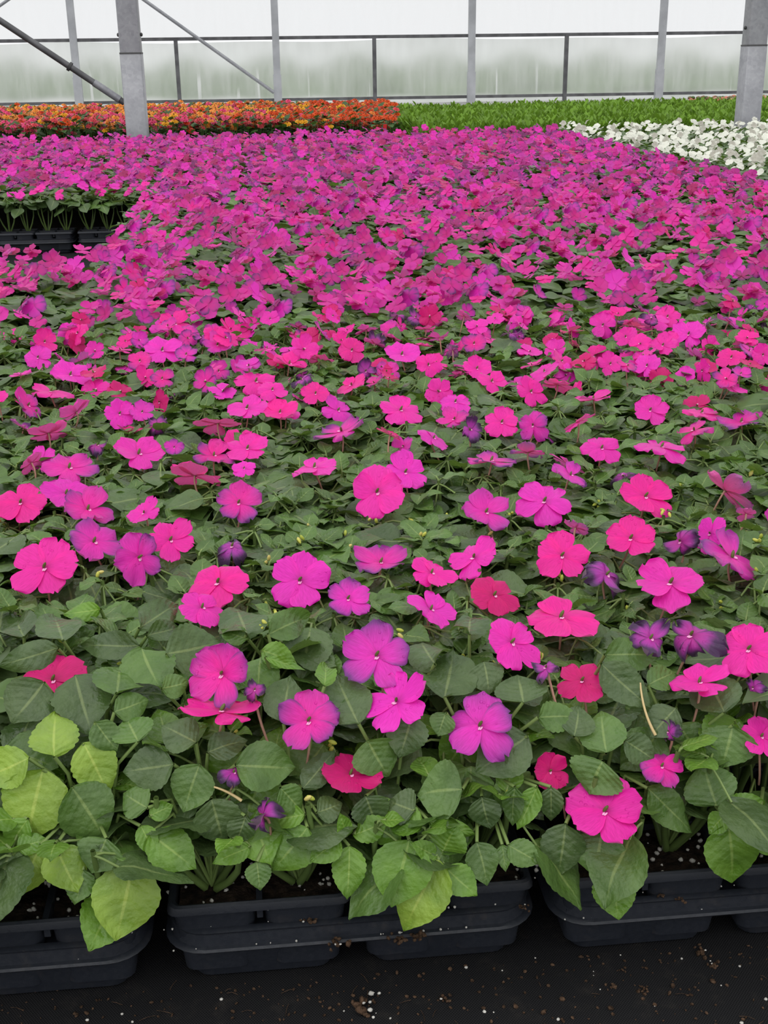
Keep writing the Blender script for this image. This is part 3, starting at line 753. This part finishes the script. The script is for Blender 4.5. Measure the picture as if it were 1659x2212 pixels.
while y < BED_Y1:
    for tx in range(-14, 10):
        for cx in CELL_X:
            x = tx * TX + cx
            if x > BED_X1 - .02 or not in_view(x, y): continue
            if x < CUT_X and CUT_Y0 < y < CUT_Y1 + .02: continue
            if x < CUT_X and CUT_Y1 + .02 <= y < CUT_Y1 + .02 + .0678: edge_pts.append((x, y)); continue
            (mid_pts if y < 3.2 else far_pts).append((x, y))
    y += .0678
rm = empty('impatiens_mass', (0, 0, 0))
v_mid = plant_variants(300, 14, 'mid', 2.1, None, nsh=4, big=6, small=0, hgt=.138)
v_far = plant_variants(500, 14, 'lo', 2.0, None, nsh=3, big=6, small=0, hgt=.135)
lf, fl, st = scatter(mid_pts, v_mid, 3); lf.build('leaves', M_LEAF_FAR, rm); fl.build('blooms', M_PETAL_FAR, rm)
lf, fl, st = scatter(far_pts, v_far, 4); lf.build('leaves', M_LEAF_FAR, rm); fl.build('blooms', M_PETAL_FAR, rm)
tag(rm, 'dense carpet of magenta impatiens stretching back to the columns', 'flowers', kind='stuff')
# front rank of plants at the hole in the bed, stems showing
for i, (x, y) in enumerate(sorted(edge_pts)):
    rng = np.random.default_rng(4000 + i)
    root = empty('impatiens_plant', (x, y, SOILZ))
    lf, st, tips = grow(rng, 'mid', None, hgt=.135, nsh=4, big=5, small=1)
    keep = lf.arrays(); lf.build('foliage', M_LEAF_FAR, root); st.build('stems', M_STEM, root)
    for _ in range(2):
        P = np.array([x, y, SOILZ]) + [rng.uniform(-.035, .035), rng.uniform(-.045, .02), rng.uniform(.12, .165)]
        place_flower(root, P, nv([rng.normal(0, .4), -.7, 1]), 0, rng.uniform(.018, .024), flower_arrays(rng, 'p', 5, 5), rng, None, eye=False)
    tag(root, 'leggy impatiens with bare stems, %s from the left at the gap in the bed' % ORD[i], 'plant', 'impatiens along the gap at the left')

# white bed: 300 nearest as plants, the rest one mass
w_pts = []
y = 2.5
while y < 6.98:
    for k in range(60):
        x = BED_X1 + .07 + k * .072
        if in_view(x, y, .2): w_pts.append((x, y))
    y += .0678
w_pts.sort(key=lambda p: proj(np.array([p[0], p[1], .2]))[2] + (100 if proj(np.array([p[0], p[1], .2]))[0] > 1690 else 0))
v_white = plant_variants(700, 10, 'lo', 1.0, None, nsh=3, big=6, small=0, white=True, hgt=.14)
white_me = []
for L_, P_, S_ in v_white:
    white_me.append((mesh('foliage', *L_, M_LEAF_FAR), mesh('flowers', *P_, M_PETAL_FAR) if P_ is not None else None))
for i, (x, y) in enumerate(w_pts[:300]):
    rng = np.random.default_rng(9000 + i)
    a, b = white_me[rng.integers(len(white_me))]
    root = empty('white_impatiens_plant', (x, y, SOILZ)); root.rotation_euler[2] = rng.uniform(-.6, .6)
    link('foliage', a, root)
    if b: link('flowers', b, root)
    tag(root, 'white-flowered impatiens plant in the white bed beside the magenta bed', 'plant', 'white impatiens nearest the magenta bed')
if len(w_pts) > 300:
    rw = empty('white_impatiens_mass', (0, 0, 0)); lf, fl, st = scatter(w_pts[300:], v_white, 6)
    lf.build('leaves', M_LEAF_FAR, rw); fl.build('blooms', M_PETAL_FAR, rw)
    tag(rw, 'carpet of white impatiens at the back of the white bed by the column', 'flowers', kind='stuff')

# soil under the plants behind the first trays
m = MB()
def soil_sheet(x0, x1, y0, y1): m.add(*box(x0, x1, y0, y1, .012, SOILZ))
soil_sheet(-.86, -.30, .03, TYP - .01); soil_sheet(.58, 1.14, .03, TYP - .01); soil_sheet(-.29, 1.9, TYP, CUT_Y0 - .01); soil_sheet(-1.2, -.291, TYP, CUT_Y0 - .01); soil_sheet(-.29, 1.9, CUT_Y0 - .009, BED_Y1); soil_sheet(-2.4, -.291, CUT_Y1 + .14, BED_Y1); soil_sheet(1.96, 5.6, 2.4, 7.0)
tag(m.build('potting_soil', M_SOIL, smooth=False), 'dark potting soil hidden under the leaves of the beds', 'soil', kind='stuff')

# ------------------------------------------------------------------ trays and packs
def tray_meshes():
    b = MB(); w, d = TRAY_W, TRAY_L
    def rg(off, z, r): return (rrect(w - 2 * off, d - 2 * off, r, 7), z)
    b.add(*loft([rg(.010, .038, .026), rg(.001, .0385, .030), rg(0, .0400, .030), rg(.0012, .0418, .030), rg(.0040, .0425, .028), rg(.0052, .0520, .027), rg(.0040, .0530, .028), rg(.0036, .0545, .028), rg(.0060, .0556, .027), rg(.0100, .0550, .025), rg(.0120, .0300, .024)]))
    rim = mesh('rim', *b.arrays(), M_PLASTIC)
    p = MB()
    for iy in range(4):
        for ix in range(2):
            c = np.array([-.0680 + .136 * ix, -.201 + .134 * iy, 0]); 
            V, Q = loft([(rrect(.122, .118, .014, 5), .046), (rrect(.119, .115, .014, 5), .030), (rrect(.104, .100, .012, 5), .003), (rrect(.098, .094, .010, 5), .0012)], cap=True)
            p.add(V + c, Q)
    V, Q = box(-w / 2 + .012, w / 2 - .012, -d / 2 + .012, d / 2 - .012, .044, .046); p.add(V, Q)
    return rim, mesh('base', *p.arrays(), M_PLASTIC)
RIM, BASE = tray_meshes()
def pack_meshes():
    l = MB(); w = .1345; d = .1325
    l.add(*loft([(rrect(w - .006, d - .006, .006, 4), .0712), (rrect(w, d, .008, 4), .0710), (rrect(w, d, .008, 4), .0716), (rrect(w - .003, d - .003, .008, 4), .0765), (rrect(w - .007, d - .007, .007, 4), .0778), (rrect(w - .012, d - .012, .006, 4), .0765), (rrect(w - .013, d - .013, .006, 4), .068)]))
    l.add(*box(-.0022, .0022, -d / 2 + .006, d / 2 - .006, .060, .0765)); l.add(*box(-w / 2 + .006, w / 2 - .006, -.0022, .0022, .060, .0765))
    lip = mesh('lip', *l.arrays(), M_PLASTIC)
    cells = []
    for ix in (-1, 1):
        for iy in (-1, 1):
            c = MB(); V, Q = loft([(rrect(.0615, .0610, .010, 5), .0700), (rrect(.0600, .0595, .010, 5), .062), (rrect(.0500, .0495, .009, 5), .014), (rrect(.045, .0445, .008, 5), .0125)], cap=True)
            c.add(V + np.array([ix * .0330, iy * .0328, 0]), Q); cells.append(mesh('cell', *c.arrays(), M_PLASTIC))
    s = MB(); g = np.linspace(-1, 1, 22); X, Y = np.meshgrid(g * (w / 2 - .008), g * (d / 2 - .008), indexing='ij')
    Z = SOILZ - .003 + R.normal(0, .0011, X.shape) + .002 * np.sin(X * 90) * np.cos(Y * 70)
    s.add(np.stack([X, Y, Z], -1).reshape(-1, 3), grid_q(22, 22))
    return lip, cells, mesh('soil', *s.arrays(), M_SOIL)
LIP, CELLS, SOIL_ME = pack_meshes()
def make_tray(x, y, label, npacks, pos):
    root = empty('carrier_tray', (x + TRAY_W / 2, y + TRAY_L / 2, 0)); link('rim', RIM, root); link('base', BASE, root)
    tag(root, label, 'tray', 'black carrier trays')
    for iy in range(npacks):
        for ix in range(2):
            p = empty('cell_pack', (x + .0715 + .137 * ix, y + .0705 + .1338 * iy, 0))
            link('lip', LIP, p); link('soil', SOIL_ME, p)
            for c in CELLS: link('cell', c, p)
            tag(p, 'black four-cell pack, %s side, %s from the front in the %s' % (('left', 'right')[ix], ORD[iy], pos), 'planter', 'four-cell packs')
for tx, nm in ((-1, 'left front tray'), (0, 'middle front tray'), (1, 'right front tray')):
    make_tray(tx * TX, -.003 * abs(tx), {'left front tray': 'black carrier tray at the front left corner under yellow-green leaves', 'middle front tray': 'black carrier tray in the middle of the front edge, whole front in view', 'right front tray': 'black carrier tray at the front right below the patch of bare soil'}[nm], 4, nm)
for k, nm in enumerate(('next to the magenta flowers at the gap', 'second along the gap from the magenta flowers', 'farthest left along the gap')):
    make_tray(CUT_X - .283 - k * .288, CUT_Y1, 'distant black carrier tray ' + nm, 1, ('tray beside the gap', 'second tray along the gap', 'farthest tray along the gap')[k])

b = MB()
for tx in (-3, -2, 2, 3):
    b.add(*loft([(rrect(TRAY_W - .002, TRAY_L - .002, .03, 7) + [tx * TX + .14, .27], .04), (rrect(TRAY_W - .010, TRAY_L - .01, .028, 7) + [tx * TX + .14, .27], .054), (rrect(TRAY_W - .03, TRAY_L - .03, .024, 7) + [tx * TX + .14, .27], .054)]))
    for ix in range(2): b.add(*box(tx * TX + .02 + ix * .13, tx * TX + .13 + ix * .13, .02, .52, .001, .05)); b.add(*box(tx * TX + .006 + ix * .137, tx * TX + .138 + ix * .137, .005, .53, .055, .077))
tag(b.build('tray_rows', M_PLASTIC, smooth=False), 'black trays continuing past both edges of the photo', 'trays', kind='stuff')

# ------------------------------------------------------------------ crumbs on the cloth and trays
def clod(P, size, label, pearl=0):
    root = empty('soil_clod', P); m = MB(); rng = np.random.default_rng(int(abs(P[0]) * 1e5))
    for _ in range(9):
        c = rng.normal(0, size * .42, 3) * [1, .8, .25]; c[2] = abs(c[2]) + size * .1
        r = size * rng.uniform(.18, .36); m.add(*ellipsoid(c, r, r * .8, r * .6, 6, 8, axis=rng.normal(0, 1, 3), jit=.14, rng=rng))
    m.build('peat', M_CLOD, root)
    for _ in range(pearl):
        c = rng.normal(0, size * .5, 3) * [1, .8, 0]; r = size * rng.uniform(.10, .2); m = MB()
        m.add(*ellipsoid([c[0], c[1], size * .35], r, r * .8, r * .7, 6, 8, jit=.12, rng=rng)); m.build('perlite_grain', M_PERL, root)
    tag(root, label, 'soil', 'soil clods')
for (x, y, s, lab, pl, z) in [
    (790, 2172, .012, 'large crumbly soil clod with white grains at the bottom edge of the photo', 5, 0), (962, 2160, .0055, 'small soil clod with a white grain right of the largest clod', 1, 0),
    (1518, 2062, .007, 'brown soil clod on the cloth below the right front tray', 1, 0), (1540, 2087, .005, 'white-flecked soil crumb just below the right-hand clod', 2, 0),
    (1322, 2132, .0045, 'small soil crumb on the cloth below the gap between two trays', 0, 0), (1393, 2137, .0045, 'soil crumb pair on the cloth lower right', 0, 0),
    (120, 2135, .005, 'soil crumb on the cloth under the left front tray', 0, 0), (248, 2110, .004, 'soil crumb with white grain by the left tray foot', 1, 0),
    (672, 1990, .007, 'soil clod resting on the middle tray rim behind its front lip', 2, .055), (730, 2040, .008, 'long smear of soil on the lower lip of the middle tray', 2, .043), (905, 2025, .009, 'soil heap on the lower lip of the middle tray below hanging leaves', 0, .043), (860, 2030, .008, 'soil streak on the middle tray lip left of the heap', 0, .043),
    (1130, 1962, .005, 'soil bit with white grain at the right corner of the middle tray', 1, .056), (1430, 1936, .004, 'soil crumb on the right tray rim', 0, .056), (1468, 1945, .004, 'soil crumb farther right on the right tray rim', 0, .056)]:
    clod(hit_z(x, y, z), s, lab, pl)
m = MB(); mp = MB(); rng = np.random.default_rng(77)
for _ in range(520):
    x, y = rng.uniform(-30, 1690), rng.uniform(2040, 2240); P = hit_z(x, y, 0)
    if P[1] > .012: continue
    r = rng.uniform(.0004, .0015) * (1.4 if rng.random() < .1 else 1)
    if rng.random() < .06: mp.add(*ellipsoid(P + [0, 0, r * .5], r, r, r * .7, 5, 6, jit=.1, rng=rng))
    else: m.add(*ellipsoid(P + [0, 0, r * .5], r * 1.3, r, r * .6, 5, 6, axis=rng.normal(0, 1, 3), jit=.15, rng=rng))
for _ in range(26):
    P = hit_z(rng.uniform(0, 1659), rng.uniform(2110, 2212), .0012); a = rng.uniform(0, 6.28); d = np.array([math.cos(a), math.sin(a), 0]) * rng.uniform(.002, .006)
    m.add(*tube([P - d, P + [0, 0, .001], P + d + rng.normal(0, .001, 3) * [1, 1, .3]], .00022, 4))
tag(m.build('soil_crumbs', M_CLOD), 'fine soil crumbs strewn over the black cloth in front', 'soil', kind='stuff')
for _ in range(230):                                                     # perlite on the bare soil of the front packs
    x = rng.uniform(-.13, .46); y = rng.uniform(.006, .06); r = rng.uniform(.0006, .0022)
    mp.add(*ellipsoid((x, y, SOILZ - .001), r * 1.2, r, r * .9, 5, 6, axis=rng.normal(0, 1, 3), jit=.15, rng=rng))
for _ in range(60):
    x = rng.uniform(-.12, .46); y = .009 if rng.random() < .5 else .002; z = .0568 if y > .004 else .0432
    if abs((x / TX) % 1 - .983) < .03: continue
    r = rng.uniform(.0004, .0012); mp.add(*ellipsoid((x, y, z), r, r, r, 5, 6, jit=.1, rng=rng))
tag(mp.build('perlite_grains', M_PERL), 'white perlite grains scattered over soil, tray lips and cloth', 'perlite', kind='stuff')

# ------------------------------------------------------------------ beds behind: zinnias, green seedlings, distant flats
ZC = {'orange': lin(232, 92, 28), 'red': lin(222, 62, 30), 'yellow': lin(248, 188, 40), 'pink': lin(240, 88, 140), 'gold': lin(250, 170, 72), 'rose': lin(236, 92, 104)}
def zinnia_arrays(rng, col, H, nheads):
    lf, fl = MB(), MB()
    for k in range(16):
        a = rng.uniform(0, 6.28); z = rng.uniform(.25, .95) * H; out = np.array([math.cos(a), math.sin(a), 0])
        put_leaf(lf, 'far', np.array([0, 0, z]) + out * .02, nv(out + [0, 0, rng.uniform(-.2, .7)]), np.array([0, 0, 1.]), rng.uniform(.05, .085), .7, lin(58, 92, 40) * rng.uniform(.7, 1.3), rng)
    for k in range(nheads):
        c = np.array([rng.uniform(-.045, .045), rng.uniform(-.045, .045), H * rng.uniform(.74, 1.06)]); n = nv([rng.normal(0, .3), rng.normal(-.35, .3), 1])
        lf.add(*tube([np.array([0, 0, H * .2]), (c + [0, 0, H * .3]) / 2, c], .002, 4), lin(80, 110, 50))
        r = rng.uniform(.026, .036); Fm = frame(n, rng.uniform(0, 6))
        for ring, (rr, zz, np_) in enumerate(((1, .0, 9), (.72, .22, 8), (.42, .36, 6))):
            for j in range(np_):
                a = 6.283 * (j + ring * .5) / np_; d = np.array([math.cos(a), math.sin(a), 0]); s = np.array([-d[1], d[0], 0]) * rr * .34
                V = np.array([d * .12 * rr + [0, 0, zz * .8], d * .6 * rr - s + [0, 0, zz], d * rr + [0, 0, zz - .12], d * .6 * rr + s + [0, 0, zz]])
                fl.add((V * r) @ Fm.T + c, [[0, 1, 2, 3]], col * rng.uniform(.8, 1.1))
        V, Q = ellipsoid((0, 0, .38), .2, .2, .12, 4, 6); fl.add((V * r) @ Fm.T + c, Q, lin(150, 96, 30))
    return lf.arrays(), fl.arrays()
ZY0, ZY1 = 7.75, 10.4
ZXR = hit_z(868, 250, .27)
zin = {}
for cn, c in ZC.items():
    zin[cn] = []
    for k in range(4):
        rng = np.random.default_rng(hash(cn) % 1 + 50 * k + len(cn) * 7); L_, P_ = zinnia_arrays(rng, c, .25, int(rng.integers(3, 5)))
        zin[cn].append((L_, P_, mesh('foliage', *L_, M_CLUMP), mesh('flower_heads', *P_, M_PETAL_FAR)))
zpts = []
rng = np.random.default_rng(31)
y = ZY0; 
while y < ZY1:
    x = -3.6
    while x < 1.75 + (y - 7.7) * .02:
        u, v, d = proj(np.array([x, y, .25]))
        if -330 < u < 852: zpts.append((x + rng.uniform(-.02, .02), y + rng.uniform(-.02, .02), u))
        x += .088
    y += .09
zl, zf = MB(), MB(); nz = 0
ZW = {'yellow': 'yellow', 'gold': 'golden', 'orange': 'orange', 'red': 'orange-red', 'pink': 'pink', 'rose': 'rose-red'}
for i, (x, y, u) in enumerate(zpts):
    t_ = np.clip((u - 480) / 200, 0, 1); far_ = (y - ZY0) / (ZY1 - ZY0)
    pr = np.array([.2, .2 + .3 * far_, .36 - .25 * far_, .2 - .1 * far_, .14, .14]) * (1 - t_) + np.array([.03, .03, .02, .02, .5, .4]) * t_
    cn = ['yellow', 'gold', 'pink', 'rose', 'orange', 'red'][int(rng.choice(6, p=pr / pr.sum()))]
    L_, P_, ml, mf = zin[cn][rng.integers(4)]
    if nz < 300 and u > -25:
        nz += 1; root = empty('zinnia_plant', (x, y, .03)); root.rotation_euler[2] = rng.uniform(-.5, .5); root.scale = (1, 1, rng.uniform(.9, 1.08)); link('foliage', ml, root); link('flower_heads', mf, root)
        tag(root, '%s-flowered zinnia plant in the mixed bed behind the magenta flowers' % ZW[cn], 'plant', ZW[cn] + ' zinnias in the mixed bed')
    else:
        a = rng.uniform(-.6, .6); Rm = np.array([[math.cos(a), -math.sin(a), 0], [math.sin(a), math.cos(a), 0], [0, 0, 1]]).T; off = np.array([x, y, .03 + rng.uniform(-.01, .03)])
        zl.add(L_[0] @ Rm + off, L_[1], L_[2], L_[3]); zf.add(P_[0] @ Rm + off, P_[1], P_[2], P_[3])
rz = empty('zinnia_mass', (0, 0, 0)); zl.build('leaves', M_CLUMP, rz); zf.build('blooms', M_PETAL_FAR, rz)
tag(rz, 'mass of orange, yellow and pink zinnias at the back of the mixed bed', 'flowers', kind='stuff')

def clump_arrays(rng, H, n=40):
    lf = MB()
    for k in range(n):
        a = rng.uniform(0, 6.28); out = np.array([math.cos(a), math.sin(a), 0]); z = rng.uniform(.0, .85) * H
        d = nv(out * rng.uniform(.3, 1.1) + [0, 0, 1]); L = rng.uniform(.16, .30) * H
        put_leaf(lf, 'far', out * rng.uniform(0, .045) + [0, 0, z], d, nv(out * -.9 + [0, 0, .5]), L, .6, lin(104, 142, 26) * rng.uniform(.65, 1.15), rng)
    lf.add(*tube([[0, 0, 0], [0, 0, H * .4], [0, 0, H * .8]], .0025, 4), lin(90, 120, 50))
    return lf.arrays()
gv = [clump_arrays(np.random.default_rng(60 + k), .215) for k in range(8)]; gm = [mesh('foliage', *a, M_CLUMP) for a in gv]
gpts = []
y = 7.78
while y < 11.4:
    x = ZXR[0] + .10
    while x < 6.2:
        u, v, d = proj(np.array([x, y, .2]))
        if 852 < u < 1730: gpts.append((x + rng.uniform(-.02, .02), y + rng.uniform(-.02, .02)))
        x += .085
    y += .085
gl = MB()
for i, (x, y) in enumerate(gpts):
    k = rng.integers(8)
    if i < 300:
        root = empty('seedling_plant', (x, y, .02)); root.rotation_euler[2] = rng.uniform(0, 6.28); root.scale = (1, 1, rng.uniform(.9, 1.1)); link('foliage', gm[k], root)
        tag(root, 'upright leafy green plant without flowers in the green bed at the back', 'plant', 'green plants in front of the green bed')
    else:
        a = rng.uniform(0, 6.28); Rm = np.array([[math.cos(a), -math.sin(a), 0], [math.sin(a), math.cos(a), 0], [0, 0, 1]]).T
        gl.add(gv[k][0] @ Rm * [1, 1, rng.uniform(.9, 1.12)] + [x, y, .02], gv[k][1], gv[k][2] * rng.uniform(.85, 1.15), gv[k][3])
tag(gl.build('seedling_mass', M_CLUMP), 'solid stretch of bright green unflowered plants before the film wall', 'plants', kind='stuff')
m = MB(); m.add(*box(-3.8, ZXR[0] + .02, ZY0 - .04, ZY1 + .05, .004, .03)); m.add(*box(ZXR[0] + .06, 6.4, 7.73, 11.45, .004, .03))
tag(m.build('growing_flats', M_PLASTIC, smooth=False), 'black flats under the zinnias and green plants', 'flats', kind='stuff')
# distant flat with reddish seedlings at the right
fl = MB(); P0, P1 = hit_z(1525, 213, .14), hit_z(1800, 207, .14)
for _ in range(500):
    t_ = rng.random(); P = P0 * (1 - t_) + P1 * t_ + np.array([rng.uniform(-.1, .1), rng.uniform(-.5, .5), 0])
    V, Q = ellipsoid((P[0], P[1], .10 + rng.uniform(0, .05)), .035, .035, .02, 4, 6); fl.add(V, Q, [lin(120, 88, 60), lin(196, 150, 130), lin(70, 92, 40), lin(206, 120, 96)][rng.integers(4)])
fl.add(*box(min(P0[0], P1[0]) - .1, max(P0[0], P1[0]) + .1, P0[1] - .5, P0[1] + .5, .02, .10), lin(40, 40, 40))
tag(fl.build('bedding_flat', M_STEM), 'distant flat of reddish bedding plants behind the right column', 'plants', kind='stuff')
# red marker stake at the corner of the zinnia bed
P = hit_y(833, 278, 7.62); m = MB(); m.add(*box(-.012, .012, -.001, .001, 0, .235)); o = m.build('marker_stake', plain('red_plastic', lin(205, 28, 30), .4), smooth=False)
o.location = (float(P[0]), 7.66, 0); tag(o, 'red plastic marker stake at the corner of the orange zinnias', 'stake')
